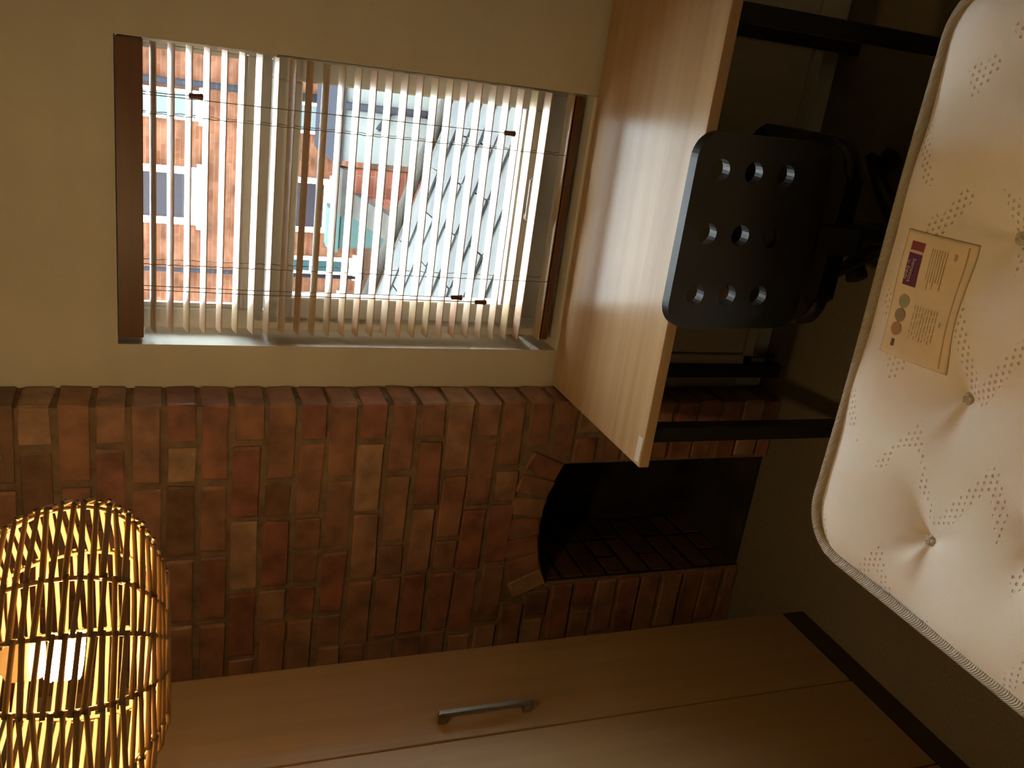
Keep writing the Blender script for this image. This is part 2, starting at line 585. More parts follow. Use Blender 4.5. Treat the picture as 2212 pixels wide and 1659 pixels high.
# ------------------------------------------------------------------ chimney breast, brick by brick
CX0, CX1 = -1.78, -0.901
arcR = ((FX1 - FX0) ** 2 / 4 + (FZC - FZS) ** 2) / (2 * (FZC - FZS))
acx, acz = (FX0 + FX1) / 2, FZC - arcR
ahalf = math.asin((FX1 - FX0) / 2 / arcR)
arc = [(acx + arcR * math.sin(a), acz + arcR * math.cos(a)) for a in [ahalf - 2 * ahalf * i / 14 for i in range(15)]]
poly = [(CX0, 0), (CX0, CZ), (CX1 - .006, CZ), (CX1 - .006, 0), (FX1, 0)] + arc + [(FX0, 0)]
chim = STRUCT(prism('wall_chimney_breast', poly, 'Y', YC + .007, YW, 'mortar'), 'exposed brick chimney breast with a small arched fireplace', 'chimney breast')
BR = []
for k in range(7):
    bm = bmesh.new()
    bm_box(bm, -.5, .5, -.5, .5, -.5, .5)
    bmesh.ops.bevel(bm, geom=bm.edges[:], offset=0.04, segments=1, affect='EDGES')
    rr = random.Random(k)
    for v in bm.verts:
        v.co += Vector((rr.uniform(-.012, .012), rr.uniform(-.02, .02), rr.uniform(-.055, .055)))
    BR.append(to_mesh(bm, 'brick'))
nb = 0


def brick(cx, cy, cz, lx, ly, lz, mat='brick', roty=0.0, parent=chim):
    global nb
    me = BR[nb % 7] if mat == 'brick' else BRS[nb % 7]
    o = bpy.data.objects.new('brick', me)
    if not me.materials:
        me.materials.append(MT[mat])
    o.location = (cx, cy, cz)
    o.rotation_euler = (0, roty, 0)
    flip = random.choice((1, -1))
    o.scale = (lx * flip, ly, lz)
    put(o, parent)
    nb += 1


BRS = [m.copy() for m in BR]
CH, BH, JT = 0.0805, 0.067, 0.0125
ztop0 = 1.657 + CH * 9
row = 0
while True:
    zt = ztop0 - row * CH
    zc = zt - BH / 2
    if zt < 0.03:
        break
    if zt - BH < 0.0:
        zc, h = zt / 2, zt - .004
    else:
        h = BH
    if zt > CZ:
        row += 1
        continue
    # opening and voussoir ring at this course
    hw = 0.0
    zz = zc
    if zt - BH < FZS - 0.005:
        hw = (FX1 - FX0) / 2
        if zt > FZS:
            hw = max(hw, (zc - acz) * math.tan(ahalf) + .004)
    elif zt - BH < acz + arcR + .11:
        ro = arcR + .112
        hw = min(math.sqrt(max(0, ro ** 2 - (zc - .012 - acz) ** 2)), (zc - acz) * math.tan(ahalf)) + .006
    spans = [(CX1, acx + hw), (acx - hw, CX0)] if hw > 0.02 else [(CX1, CX0)]
    for si, (xa, xb) in enumerate(spans):
        x = xa
        first = True
        while x - xb > 0.03:
            if first and si == 0:
                L = 0.107 if row % 2 else random.uniform(.205, .222)
            else:
                L = random.choice((.215, .215, .208, .22, .107))
            L = min(L, x - xb)
            if x - xb - L < 0.05:
                L = x - xb
            jz = random.uniform(-.003, .003)
            pr = random.uniform(-.004, .004)
            corner = first and si == 0
            dep = 0.128 if corner else 0.07
            brick(x - L / 2 + (JT / 4 if corner else -JT / 4), YC + dep / 2 + pr, zc + jz, L - JT / 2 if corner else L - JT, dep, h * random.uniform(.95, 1.03))
            x -= L
            first = False
    row += 1
nv = 7
for i in range(nv):                                  # arch ring over the opening
    a = ahalf - (i + .5) * 2 * ahalf / nv
    r0 = arcR + .056
    brick(acx + r0 * math.sin(a), YC + .05 + random.uniform(-.003, .003), acz + r0 * math.cos(a), 2 * ahalf * (arcR + .056) / nv - .011, 0.1, 0.108, roty=a)
# firebox
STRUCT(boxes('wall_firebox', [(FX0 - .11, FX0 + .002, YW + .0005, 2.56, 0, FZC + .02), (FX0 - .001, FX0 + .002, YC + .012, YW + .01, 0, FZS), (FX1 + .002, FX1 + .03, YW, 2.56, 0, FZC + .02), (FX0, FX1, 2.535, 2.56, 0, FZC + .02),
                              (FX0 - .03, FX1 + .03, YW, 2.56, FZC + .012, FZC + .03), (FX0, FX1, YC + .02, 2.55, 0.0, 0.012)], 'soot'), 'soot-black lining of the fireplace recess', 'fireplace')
for r in range(9):
    z = 0.05 + r * CH
    if z + BH / 2 > FZS + .03:
        break
    y = YC + .012
    while y < 2.50:
        L = random.choice((.107, .215)) if y < 2.3 else .2
        L = min(L, 2.53 - y)
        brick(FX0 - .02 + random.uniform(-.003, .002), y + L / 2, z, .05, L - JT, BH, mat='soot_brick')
        y += L

# ------------------------------------------------------------------ window
win = thing('window_1', (-0.43, YF, WZ0), 'white double-pane window behind the wooden blind', 'window')
win['kind'] = 'structure'
gU = (-0.738, -0.081, 1.644, 1.905)
gL = (-0.693, -0.128, 0.886, 1.497)
FRX0, FRX1, FRZ0, FRZ1 = -0.795, -0.028, 0.745, 1.962
boxes('window_frame', [(FRX0, gU[0], YF, YF + .07, FRZ0, FRZ1), (gU[1], FRX1, YF, YF + .07, FRZ0, FRZ1), (gU[0], gU[1], YF, YF + .07, gU[3], FRZ1),
                       (gU[0], gU[1], YF, YF + .07, FRZ0, 0.812)], 'upvc', win, bevel=.003)
boxes('transom', [(gU[0], gU[1], YF, YF + .07, 1.572, gU[2] - .012)], 'upvc', win, bevel=.004)
boxes('glazing_bead', [(gU[0], gU[0] + .012, YF + .012, YF + .03, gU[2], gU[3]), (gU[1] - .012, gU[1], YF + .012, YF + .03, gU[2], gU[3]),
                       (gU[0], gU[1], YF + .012, YF + .03, gU[2] - .012, gU[2] + .004)], 'upvc', win, bevel=.002)
sx0, sx1, sz0, sz1 = -0.752, -0.072, 0.818, 1.568
sash = boxes('opening_sash', [(sx0, gL[0], YF - .018, YF + .05, sz0, sz1), (gL[1], sx1, YF - .018, YF + .05, sz0, sz1),
                              (gL[0], gL[1], YF - .018, YF + .05, gL[3], sz1), (gL[0], gL[1], YF - .018, YF + .05, sz0, gL[2])], 'upvc', win, bevel=.004)
box('sash_pane', gL[0] - .01, gL[1] + .01, YF + .018, YF + .022, gL[2] - .01, gL[3] + .01, 'glass', win)
box('top_pane', gU[0] - .01, gU[1] + .01, YF + .034, YF + .038, gU[2] - .01, gU[3] + .01, 'glass', win)
bm = bmesh.new()
bm_box(bm, -.442, -.398, YF - .034, YF - .018, .836, .868)
bm_box(bm, -.43, -.41, YF - .052, YF - .034, .842, .862)
bm_box(bm, -.43, -.31, YF - .06, YF - .048, .842, .862)
bmesh.ops.bevel(bm, geom=bm.edges[:], offset=.004, segments=2, affect='EDGES')
obj('window_handle', to_mesh(bm, 'window_handle'), 'white_plastic', win)

# ------------------------------------------------------------------ venetian blind
SX0, SX1, YS = -0.767, -0.073, 2.352
blind = thing('venetian_blind', (-0.42, YS, WZ0 + .02), 'wooden venetian blind with honey slats and a dark valance', 'blind')
bm = bmesh.new()
bm_box(bm, -.773, -.069, YW - .004, YW + .008, 1.872, 1.929)
bm_box(bm, -.773, -.767, YW + .004, YW + .075, 1.872, 1.929)
bm_box(bm, -.075, -.069, YW + .004, YW + .075, 1.872, 1.929)
bmesh.ops.bevel(bm, geom=bm.edges[:], offset=.0025, segments=2, affect='EDGES')
obj('valance', to_mesh(bm, 'valance'), 'valance', blind, label='dark brown wooden valance')
box('head_rail', SX0 + .01, SX1 - .01, YW + .022, YW + .072, 1.885, 1.925, 'cord', blind, bevel=.003)
hw, th = 0.025, 0.0028
prof = []
for i in range(7):                                    # slightly crowned slat section in (y, z)
    t = -1 + i / 3
    prof.append((t * hw, .0022 * (1 - t * t) + th / 2))
for i in range(6, -1, -1):
    t = -1 + i / 3
    prof.append((t * hw, .0022 * (1 - t * t) - th / 2))
slat_me = None
for i in range(27):
    z = 1.851 - i * 0.03964 if i < 26 else 0.7935      # the last one rests on the bottom rail
    if slat_me is None:
        o = prism('slat', prof, 'X', SX0, SX1, 'slat', blind)
        slat_me = o.data
    else:
        o = bpy.data.objects.new('slat', slat_me)
        put(o, blind)
    o.location = (random.uniform(-.0015, .0015), YS, z)
    o.rotation_euler = (math.radians(15 - 16 * i / 25 + random.uniform(-1.2, 1.2)), 0, 0)     # the slats hang flatter lower down
box('bottom_rail', SX0, SX1, YS - .024, YS + .024, 0.766, 0.787, 'valance', blind, bevel=.004, label='dark brown bottom rail of the blind')
for cx in (-0.232, -0.590):
    for sgn in (-1, 1):
        pts = [(cx + .0012 * math.sin(z * 190 + sgn), YS + sgn * .0262, z) for z in [0.775 + j * (1.89 - .775) / 90 for j in range(91)]]
        tube('ladder_cord', pts, .0010, 'cord', blind, n=5)
for cx, zb in ((-.184, 1.758), (-.190, .972), (-.645, 1.066), (-.656, .994)):
    yy = YS - .036
    c = tube('pull_cord', [(cx, yy + .012, 1.88), (cx, yy, 1.6 if zb < 1.6 else 1.82), (cx + .002, yy, zb + .015)], .0011, 'cord', blind, n=5)
    lathe('tassel', [(.004, zb + .016), (.0065, zb + .014), (.0062, zb + .004), (.0066, zb - .006), (.0080, zb - .011), (.0080, zb - .015), (.005, zb - .017)], cx + .002, yy, 'valance', blind, n=12)

# ------------------------------------------------------------------ wardrobe
WFX, WYF = -1.461, 1.838
war = thing('wardrobe', (-1.75, 1.3, 0), 'tall oak-effect wardrobe with flat doors and a metal bar handle', 'wardrobe')
boxes('carcass', [(-2.04, WFX - .021, WYF - .018, WYF, 0, 2.12), (-2.04, WFX - .021, .9, .918, 0, 2.12), (-2.04, WFX - .021, .918, WYF - .018, 2.10, 2.12),
                  (-2.04, -2.03, .918, WYF - .018, 0, 2.10), (-2.03, WFX - .021, .918, WYF - .018, .06, .078), (-2.03, WFX - .021, 1.519, 1.531, .078, 2.1), (-2.03, WFX - .021, 1.208, 1.222, .078, 2.1)], 'wardrobe', war)
box('plinth', WFX - .03, WFX - .002, .9, WYF, 0, .072, 'plinth', war, label='dark plinth along the foot of the wardrobe')
for i, (y0, y1) in enumerate(((1.5275, WYF), (1.2135, 1.5225), (0.90, 1.2085))):
    d = box('door', WFX - .019, WFX, y0, y1, .078, 2.118, 'wardrobe', war, bevel=.0015, seg=1)
    hy = y0 + .058
    z0, z1 = 1.005, 1.236
    bm = bmesh.new()
    bm_box(bm, WFX + .021, WFX + .029, hy - .008, hy + .008, z0, z1)
    bm_box(bm, WFX - .001, WFX + .023, hy - .008, hy + .008, z0, z0 + .020)
    bm_box(bm, WFX - .001, WFX + .023, hy - .008, hy + .008, z1 - .020, z1)
    bmesh.ops.bevel(bm, geom=bm.edges[:], offset=.002, segments=2, affect='EDGES')
    obj('handle', to_mesh(bm, 'handle'), 'grey_metal', d, label='brushed metal bar handle')

# ------------------------------------------------------------------ desk
DX0, DX1, DY0, DY1, DZ = -0.896, 0.236, 1.735, YW - .004, 0.742
desk = thing('desk', (-0.33, 2.0, 0), 'light oak desk with black metal legs below the window', 'desk')
box('desktop', DX0, DX1, DY0, DY1 - .004, DZ - .027, DZ, 'desk', desk, bevel=.0015, seg=2)
for lx in (-.818, .155):
    for ly in (1.772, 2.225):
        box('leg', lx - .02, lx + .02, ly - .02, ly + .02, 0.0, DZ - .027, 'black_metal', desk, bevel=.003)
    box('side_rail', lx - .02, lx + .02, 1.792, 2.205, DZ - .067, DZ - .027, 'black_metal', desk, bevel=.003)
box('back_rail', -.798, .135, 2.212, 2.238, DZ - .067, DZ - .027, 'black_metal', desk, bevel=.003)
prism('paper_sticker', [(-.821, 1.763), (-.819, 1.741), (-.885, 1.741), (-.888, 1.763)], 'Z', DZ, DZ + .0007, 'paper', desk, label='white paper sticker at the front corner of the desk')

# ------------------------------------------------------------------ radiator under the desk
rad = thing('radiator', (-.32, 2.26, 0), 'pale flat panel radiator on the wall under the desk', 'radiator')
RXa, RXb, RZa, RZb = -.80, .19, .105, .60
box('back_plate', RXa + .01, RXb - .01, 2.235, 2.285, RZa + .012, RZb - .01, 'radiator', rad)
box('front_panel', RXa + .04, RXb - .04, 2.212, 2.232, RZa + .045, RZb - .03, 'radiator', rad, bevel=.006)
boxes('rim', [(RXa, RXb, 2.22, 2.236, RZa, RZa + .038), (RXa, RXb, 2.22, 2.236, RZb - .024, RZb), (RXa, RXa + .034, 2.22, 2.236, RZa, RZb), (RXb - .034, RXb, 2.22, 2.236, RZa, RZb)], 'radiator', rad, bevel=.004)
tube('supply_pipe', [(RXa + .02, 2.255, 0), (RXa + .02, 2.255, RZa + .02)], .008, 'grey_metal', rad)
tube('supply_pipe', [(RXb - .02, 2.255, 0), (RXb - .02, 2.255, RZa + .02)], .008, 'grey_metal', rad)
for bx in (RXa + .2, RXb - .2):
    box('wall_bracket', bx - .02, bx + .02, 2.284, YW - .001, .3, .4, 'radiator', rad)

# ------------------------------------------------------------------ office chair
ch = thing('office_chair', (-.285, 1.755, 0), 'black swivel chair with nine round holes in its back', 'chair')


def rrect(w, h, r, n=8):
    pts = []
    for cx, cz, a0 in ((w / 2 - r, h / 2 - r, 0), (-w / 2 + r, h / 2 - r, 90), (-w / 2 + r, -h / 2 + r, 180), (w / 2 - r, -h / 2 + r, 270)):
        for i in range(n + 1):
            a = math.radians(a0 + 90 * i / n)
            pts.append((cx + r * math.cos(a), cz + r * math.sin(a)))
    return pts


bm = bmesh.new()


def ring_edges(bm, pts):
    vs = [bm.verts.new((p[0], 0, p[1])) for p in pts]
    return [bm.edges.new((vs[i], vs[(i + 1) % len(vs)])) for i in range(len(vs))]


ed = ring_edges(bm, rrect(.384, .335, .052, 10))
for hx in (-.122, 0, .122):
    for hz in (-.0805, 0, .0805):
        ed += ring_edges(bm, [(hx + .0215 * math.cos(2 * math.pi * j / 20), hz + .028 + .0215 * math.sin(2 * math.pi * j / 20)) for j in range(20)])
bmesh.ops.triangle_fill(bm, use_beauty=True, use_dissolve=False, edges=ed)
g = bmesh.ops.extrude_face_region(bm, geom=bm.faces[:])
for v in [e for e in g['geom'] if isinstance(e, bmesh.types.BMVert)]:
    v.co.y += .022
sharp = [e for e in bm.edges if len(e.link_faces) == 2 and e.calc_face_angle() > 1.2]
bmesh.ops.bevel(bm, geom=sharp, offset=.004, segments=2, affect='EDGES')
back = obj('backrest', to_mesh(bm, 'backrest'), 'black_plastic', ch)
back.location = (-.268, 1.497, .742)
back.rotation_euler = (math.radians(5), 0, 0)
bm = bmesh.new()
bm_box(bm, -.30, -.235, 1.517, 1.535, .45, .70)
bm_box(bm, -.30, -.235, 1.53, 1.70, .425, .447)
bmesh.ops.bevel(bm, geom=bm.edges[:], offset=.006, segments=2, affect='EDGES')
obj('back_bracket', to_mesh(bm, 'back_bracket'), 'black_metal', ch)
bm = bmesh.new()
pts = rrect(.42, .40, .08, 8)
A = [bm.verts.new((-.275 + p[0], 1.76 + p[1], .445)) for p in pts]
B = [bm.verts.new((-.275 + p[0], 1.76 + p[1], .49)) for p in pts]
bm.faces.new(A[::-1])
bm.faces.new(B)
for i in range(len(pts)):
    j = (i + 1) % len(pts)
    bm.faces.new((A[i], A[j], B[j], B[i]))
bmesh.ops.bevel(bm, geom=[e for e in bm.edges if abs(e.verts[0].co.z - e.verts[1].co.z) < 1e-4], offset=.014, segments=3, affect='EDGES')
obj('seat', to_mesh(bm, 'seat'), 'black_plastic', ch)
lathe('gas_column', [(.028, .10), (.028, .27), (.016, .272), (.016, .43), (.05, .432), (.05, .446)], -.285, 1.755, 'black_metal', ch)
hub = lathe('hub', [(.045, .075), (.05, .085), (.045, .125), (.03, .135)], -.285, 1.755, 'black_plastic', ch)
for k in range(5):
    a = math.radians(52 + 72 * k)
    ux, uy = math.cos(a), math.sin(a)
    bm = bmesh.new()
    bm_tube(bm, [(-.285 + ux * .03, 1.755 + uy * .03, .105), (-.285 + ux * .15, 1.755 + uy * .15, .098), (-.285 + ux * .27, 1.755 + uy * .27, .078)], [.024, .021, .016], 8)
    arm = obj('base_arm', to_mesh(bm, 'base_arm', True), 'black_plastic', ch)
    wx, wy = -.285 + ux * .262, 1.755 + uy * .262
    bm = bmesh.new()
    for s in (-1, 1):
        bm_tube(bm, [(wx - uy * s * .006, wy + ux * s * .006, .026), (wx - uy * s * .022, wy + ux * s * .022, .026)], .026, 14)
    bm_tube(bm, [(wx, wy, .03), (wx, wy, .07)], .008, 8)
    obj('castor', to_mesh(bm, 'castor'), 'black_plastic', arm)

# a grey bar on the floor beyond the bed
bar = tube('metal_bar', [(-.36, 1.885, .0125), (-.50, 1.882, .0125), (-.62, 1.878, .0125)], .0125, 'chrome', n=12)
bar['label'] = 'thin grey metal bar lying on the carpet beyond the mattress'
bar['category'] = 'bar'

# ------------------------------------------------------------------ bed
MX0, MX1, MY0, MY1, MZ, MB = -0.852, 0.225, -0.62, 1.312, 0.58, 0.34
base = thing('bed_base', (-.31, .34, 0), 'dark upholstered bed base under the mattress', 'bed')
box('divan_box', MX0 + .012, MX1 - .012, MY0 + .012, MY1 - .02, 0.05, MB - .002, 'divan', base, bevel=.02, seg=3)
for fx in (MX0 + .1, MX1 - .1):
    for fy in (MY0 + .1, .35, MY1 - .1):
        lathe('foot', [(.03, 0), (.03, .05)], fx, fy, 'black_plastic', base, n=12)

mat = thing('mattress', (-.31, .34, MB), 'cream tufted mattress with woven grey piping and a sewn label', 'mattress')
tufts = [(-.162, 1.061), (-.441, 1.062), (-.706, 1.042), (.12, 1.06), (-.592, .846), (-.30, .85), (-.02, .85), (-.44, .63), (-.70, .63), (-.16, .63), (.12, .63), (-.59, .42), (-.30, .42), (-.02, .42)]
CR = 0.095        # corner radius


def squash(s, t):
    """unit square to a rounded rectangle of the mattress"""
    w, h = (MX1 - MX0) / 2, (MY1 - MY0) / 2
    x, y = s * w, t * h
    ax, ay = abs(x) - (w - CR), abs(y) - (h - CR)
    if ax > 0 and ay > 0:
        m = max(ax, ay)
        d = math.hypot(ax, ay)
        if d > 0:
            x = math.copysign(w - CR + ax * m / d, x)
            y = math.copysign(h - CR + ay * m / d, y)
    return x + (MX0 + MX1) / 2, y + (MY0 + MY1) / 2


def edge_dist(x, y):
    w, h = (MX1 - MX0) / 2, (MY1 - MY0) / 2
    qx, qy = abs(x - (MX0 + MX1) / 2) - (w - CR), abs(y - (MY0 + MY1) / 2) - (h - CR)
    return CR - (math.hypot(max(qx, 0), max(qy, 0)) + min(max(qx, qy), 0))


def top_z(x, y):
    d = max(0.0, edge_dist(x, y))
    z = MZ + .006
    z -= .020 * math.exp(-(d / .035) ** 1.4)
    dip = 0
    for tx, ty in tufts:
        dx, dy = x - tx, y - ty
        r = math.hypot(dx, dy)
        if r < .25:
            a = math.atan2(dy, dx)
            fold = 1 + .22 * math.cos(4 * a + tx * 30) + .12 * math.cos(7 * a + ty * 20)
            dip += .026 * math.exp(-r / .042 / fold) + .017 * math.exp(-(r / .11) ** 2)
    z -= dip
    z += .0022 * math.sin(x * 17 + 1) * math.sin(y * 13) + .0014 * math.sin(x * 31 + y * 23)
    return z


nu, nvv = 190, 330
verts, faces = [], []
for j in range(nvv + 1):
    for i in range(nu + 1):
        s, t = -1 + 2 * i / nu, -1 + 2 * j / nvv
        s, t = s * (1.35 - .35 * s * s), t * (1.2 - .2 * t * t)
        x, y = squash(s, t)
        verts.append((x, y, top_z(x, y)))
for j in range(nvv):
    for i in range(nu):
        a = j * (nu + 1) + i
        faces.append((a, a + 1, a + nu + 2, a + nu + 1))
me = bpy.data.meshes.new('quilt_top')
me.from_pydata(verts, [], faces)
for p in me.polygons:
    p.use_smooth = True
obj('quilt_top', me, 'ticking', mat)
# outline for the border and the piping
out = []
for i in range(240):
    q = i / 60
    k, fr = int(q), (q - int(q)) * 2 - 1
    s, t = [(fr, 1), (1, -fr), (-fr, -1), (-1, fr)][k]
    out.append(squash(s, t))
bm = bmesh.new()
lev = [MZ - .016, MZ - .05, (MZ + MB) / 2, MB + .05, MB + .01]
rings = [[bm.verts.new((x + (x - (MX0 + MX1) / 2) * .004 * k_, y, z)) for x, y in out] for z, k_ in zip(lev, (0, -1, 0, -1, 0))]
for A, B in zip(rings, rings[1:]):
    for i in range(240):
        bm.faces.new((A[i], A[(i + 1) % 240], B[(i + 1) % 240], B[i]))
bm.faces.new(rings[-1])
obj('border', to_mesh(bm, 'border', True), 'border', mat)
clean = []
for p in out:
    if not clean or math.hypot(p[0] - clean[-1][0], p[1] - clean[-1][1]) > 1e-4:
        clean.append(p)
for zz in (MZ - .010, MB + .012):
    tube('piping', [(x, y, zz + .002 * math.sin(x * 9 + y * 7)) for x, y in clean], 0.0102, 'piping', mat, n=10, closed=True)
for tx, ty in tufts:
    z0 = top_z(tx, ty)
    bm = bmesh.new()
    pts = [(tx + .0070 * math.cos(a), ty + .0070 * math.sin(a), z0 + .005 + .0012 * math.sin(3 * a)) for a in [2 * math.pi * j / 14 for j in range(14)]]
    bm_tube(bm, pts, .0052, 7, closed=True)
    for q in range(3):
        a = q * 2.1 + tx * 9
        bm_tube(bm, [(tx + .009 * math.cos(a), ty + .009 * math.sin(a), z0 + .008), (tx, ty, z0 + .006), (tx - .008 * math.cos(a + .7), ty - .008 * math.sin(a + .7), z0 + .009)], .0034, 6)
    obj('tuft', to_mesh(bm, 'tuft', True), 'tuft', mat)


# sewn label, draped on the quilt top
def drape_quad(name, P0, P1, P2, P3, lift, mat_name, parent, nx=24, ny=16, thick=0.0, **props):
    vs, fs = [], []
    for j in range(ny + 1):
        for i in range(nx + 1):
            a, b = i / nx, j / ny
            x = (P0[0] * (1 - a) + P1[0] * a) * (1 - b) + (P3[0] * (1 - a) + P2[0] * a) * b
            y = (P0[1] * (1 - a) + P1[1] * a) * (1 - b) + (P3[1] * (1 - a) + P2[1] * a) * b
            vs.append((x, y, top_z(x, y) + lift))
    for j in range(ny):
        for i in range(nx):
            a = j * (nx + 1) + i
            fs.append((a, a + 1, a + nx + 2, a + nx + 1))
    m2 = bpy.data.meshes.new(name)
    m2.from_pydata(vs, [], fs)
    for p in m2.polygons:
        p.use_smooth = True
    o = obj(name, m2, mat_name, parent, **props)
    if thick:
        md = o.modifiers.new('thickness', 'SOLIDIFY')
        md.thickness = thick
        md.offset = 1
    return o


lab = drape_quad('sewn_label', (-.418, 1.250), (-.413, 1.102), (-.188, 1.114), (-.191, 1.260), .0012, 'label', mat, 30, 36, .0012, label='cream cloth label with a purple logo and three printed dots')


def lerp_label(a, b):
    """a: along -X from the right edge 0..1, b: from the far edge towards the camera 0..1"""
    P = [(-.191, 1.260), (-.418, 1.250), (-.413, 1.102), (-.188, 1.114)]
    x = (P[0][0] * (1 - a) + P[1][0] * a) * (1 - b) + (P[3][0] * (1 - a) + P[2][0] * a) * b
    y = (P[0][1] * (1 - a) + P[1][1] * a) * (1 - b) + (P[3][1] * (1 - a) + P[2][1] * a) * b
    return x, y


LZ = .0034
drape_quad('logo_print', lerp_label(.165, .12), lerp_label(.425, .12), lerp_label(.425, .335), lerp_label(.165, .335), LZ - .0006, 'purple', lab)
drape_quad('logo_stripe', lerp_label(.078, .12), lerp_label(.150, .12), lerp_label(.150, .335), lerp_label(.078, .335), LZ - .0006, 'red_print', lab)
drape_quad('logo_flash', lerp_label(.146, .15), lerp_label(.168, .13), lerp_label(.170, .335), lerp_label(.146, .32), LZ - .0004, 'pale_print', lab, 8, 8)


def text(name, body, a, b, size, matname, parent, sx=1.0):
    cu = bpy.data.curves.new(name, 'FONT')
    cu.body = body
    cu.size = size
    cu.extrude = 0.00015
    cu.materials.append(MT[matname])
    o = bpy.data.objects.new(name, cu)
    x, y = lerp_label(a, b)
    o.location = (x, y, max(top_z(x - k * .005, y) for k in range(11)) + LZ + .0012)
    o.rotation_euler = (0, 0, math.pi - .035)
    o.scale = (sx, 1, 1)
    C.objects.link(o)
    bpy.context.view_layer.update()
    me2 = bpy.data.meshes.new_from_object(o.evaluated_get(bpy.context.evaluated_depsgraph_get()))
    n = bpy.data.objects.new(name, me2)
    n.location, n.rotation_euler, n.scale = o.location, o.rotation_euler, o.scale
    bpy.data.objects.remove(o)
    put(n, parent)
    return n


text('logo_lettering', 'bensons', .205, .222, .0125, 'pale_print', lab, 1.05)
text('logo_lettering', 'for', .225, .150, .0065, 'pale_print', lab)
text('logo_lettering', 'beds', .272, .148, .0125, 'pale_print', lab, 1.05)


def disc(name, a, b, r, matname):
    x, y = lerp_label(a, b)
    bm = bmesh.new()
    vs = [bm.verts.new((x + r * math.cos(2 * math.pi * j / 24), y + r * math.sin(2 * math.pi * j / 24), top_z(x + r * math.cos(2 * math.pi * j / 24), y + r * math.sin(2 * math.pi * j / 24)) + LZ)) for j in range(24)]
    bm.faces.new(vs)
    return obj(name, to_mesh(bm, name), matname, lab)


disc('printed_dot', .553, .215, .0125, 'green_print')
disc('printed_dot', .667, .20, .0125, 'grey_print')
disc('printed_dot', .781, .19, .0125, 'orange_print')
drape_quad('printed_mark', lerp_label(.865, .16), lerp_label(.925, .16), lerp_label(.925, .215), lerp_label(.865, .215), LZ - .0006, 'dark_ink', lab, 4, 4)
bm = bmesh.new()


def print_line(a0, a1, b, w=.0085):
    q = [lerp_label(a0, b), lerp_label(a1, b), lerp_label(a1, b + w), lerp_label(a0, b + w)]
    bm.faces.new([bm.verts.new((x, y, top_z(x, y) + LZ)) for x, y in q])


for k in range(7):
    print_line(.10, random.uniform(.33, .42), .45 + k * .035)
for k in range(9):
    a = .55
    while a < .80:
        e = min(a + random.uniform(.03, .07), .82)
        print_line(a, e, .40 + k * .042)
        a = e + .012
print_line(.10, .15, .76, .03)
print_line(.62, .66, .80, .02)
obj('fine_print', to_mesh(bm, 'fine_print'), 'ink', lab)
drape_quad('hem_stitch', lerp_label(.03, .895), lerp_label(.97, .895), lerp_label(.97, .915), lerp_label(.03, .915), LZ - .0008, 'ink', lab, 30, 2)

# ------------------------------------------------------------------ pendant lamp
LX, LY, LZC = -.74, 1.0, 1.925
RA, RBL, RBU = .192, .105, .158
lamp = thing('pendant_lamp', (LX, LY, CZ), 'round woven rattan pendant lamp with a glowing warm bulb', 'lamp')
# squat profile: nearly flat below, taller dome above; ph runs from the bottom ring (0) to the top ring (1)
prof_l = []
for i in range(41):
    t = -.0955 + (.0955 + .1417) * i / 40
    if t < 0:
        r_ = RA * (1 - (-t / RBL) ** 2.2) ** (1 / 2.2)
    else:
        r_ = RA * math.sqrt(1 - (t / RBU) ** 2)
    prof_l.append((r_, t))
cum = [0]
for p_, q_ in zip(prof_l, prof_l[1:]):
    cum.append(cum[-1] + math.hypot(q_[0] - p_[0], q_[1] - p_[1]))


def shade_pt(th_, ph, grow=0.0):
    d_ = max(0, min(1, ph)) * cum[-1]
    i_ = max(k for k in range(40) if cum[k] <= d_ + 1e-9)
    f_ = (d_ - cum[i_]) / (cum[i_ + 1] - cum[i_])
    r_ = prof_l[i_][0] * (1 - f_) + prof_l[i_ + 1][0] * f_ + grow
    t_ = prof_l[i_][1] * (1 - f_) + prof_l[i_ + 1][1] * f_
    return Vector((LX + r_ * math.cos(th_), LY + r_ * math.sin(th_), LZC + t_))


NM = 11
mer_th = [math.radians(-53.5 + a) for a in (-48, -17, 6, 25, 62, 98, 134, 170, 206, 242, 277)]
for th_ in mer_th:
    tube('frame_rib', [shade_pt(th_, j / 24, -.004) for j in range(25)], .0026, 'cane', lamp, n=6)
for ph in (0, 1):
    tube('rim_ring', [shade_pt(2 * math.pi * j / 40, ph) for j in range(40)], .0042, 'cane', lamp, n=7, closed=True)
bm = bmesh.new()
bm_tube(bm, [(0, 0, -.5), (0, 0, -.2), (0, 0, .1), (0, 0, .5)], [1, 1.08, .95, 1], 7)
cane_me = to_mesh(bm, 'cane', True)
NR = 27
canes = []
for s_ in range(NM):
    t0, t1 = mer_th[s_], mer_th[(s_ + 1) % NM] + (2 * math.pi if s_ == NM - 1 else 0)
    slope = random.uniform(-.8, .8)
    for k in range(NR):
        ph = (k + .5) / NR
        dph = (slope + random.uniform(-.45, .45)) * .5 / NR
        g_ = .003 * (1 if k % 2 else -.2)
        canes.append((shade_pt(t0 - .015, ph - dph, g_), shade_pt(t1 + .015, ph + dph, g_), random.uniform(.0027, .0034)))
cane_me.materials.append(MT['cane'])
for a, b, rr in canes:
    o = bpy.data.objects.new('cane', cane_me)
    d = b - a
    o.location = (a + b) / 2
    o.rotation_mode = 'QUATERNION'
    o.rotation_quaternion = d.to_track_quat('Z', 'Y')
    o.scale = (rr, rr, d.length)
    put(o, lamp)
bz = 1.944
turns, rh, rt = 3.6, .0235, .0056
pts = [(LX + rh * math.cos(2 * math.pi * turns * j / 42), LY + rh * math.sin(2 * math.pi * turns * j / 42), bz - .019 + .036 * j / 42) for j in range(43)]
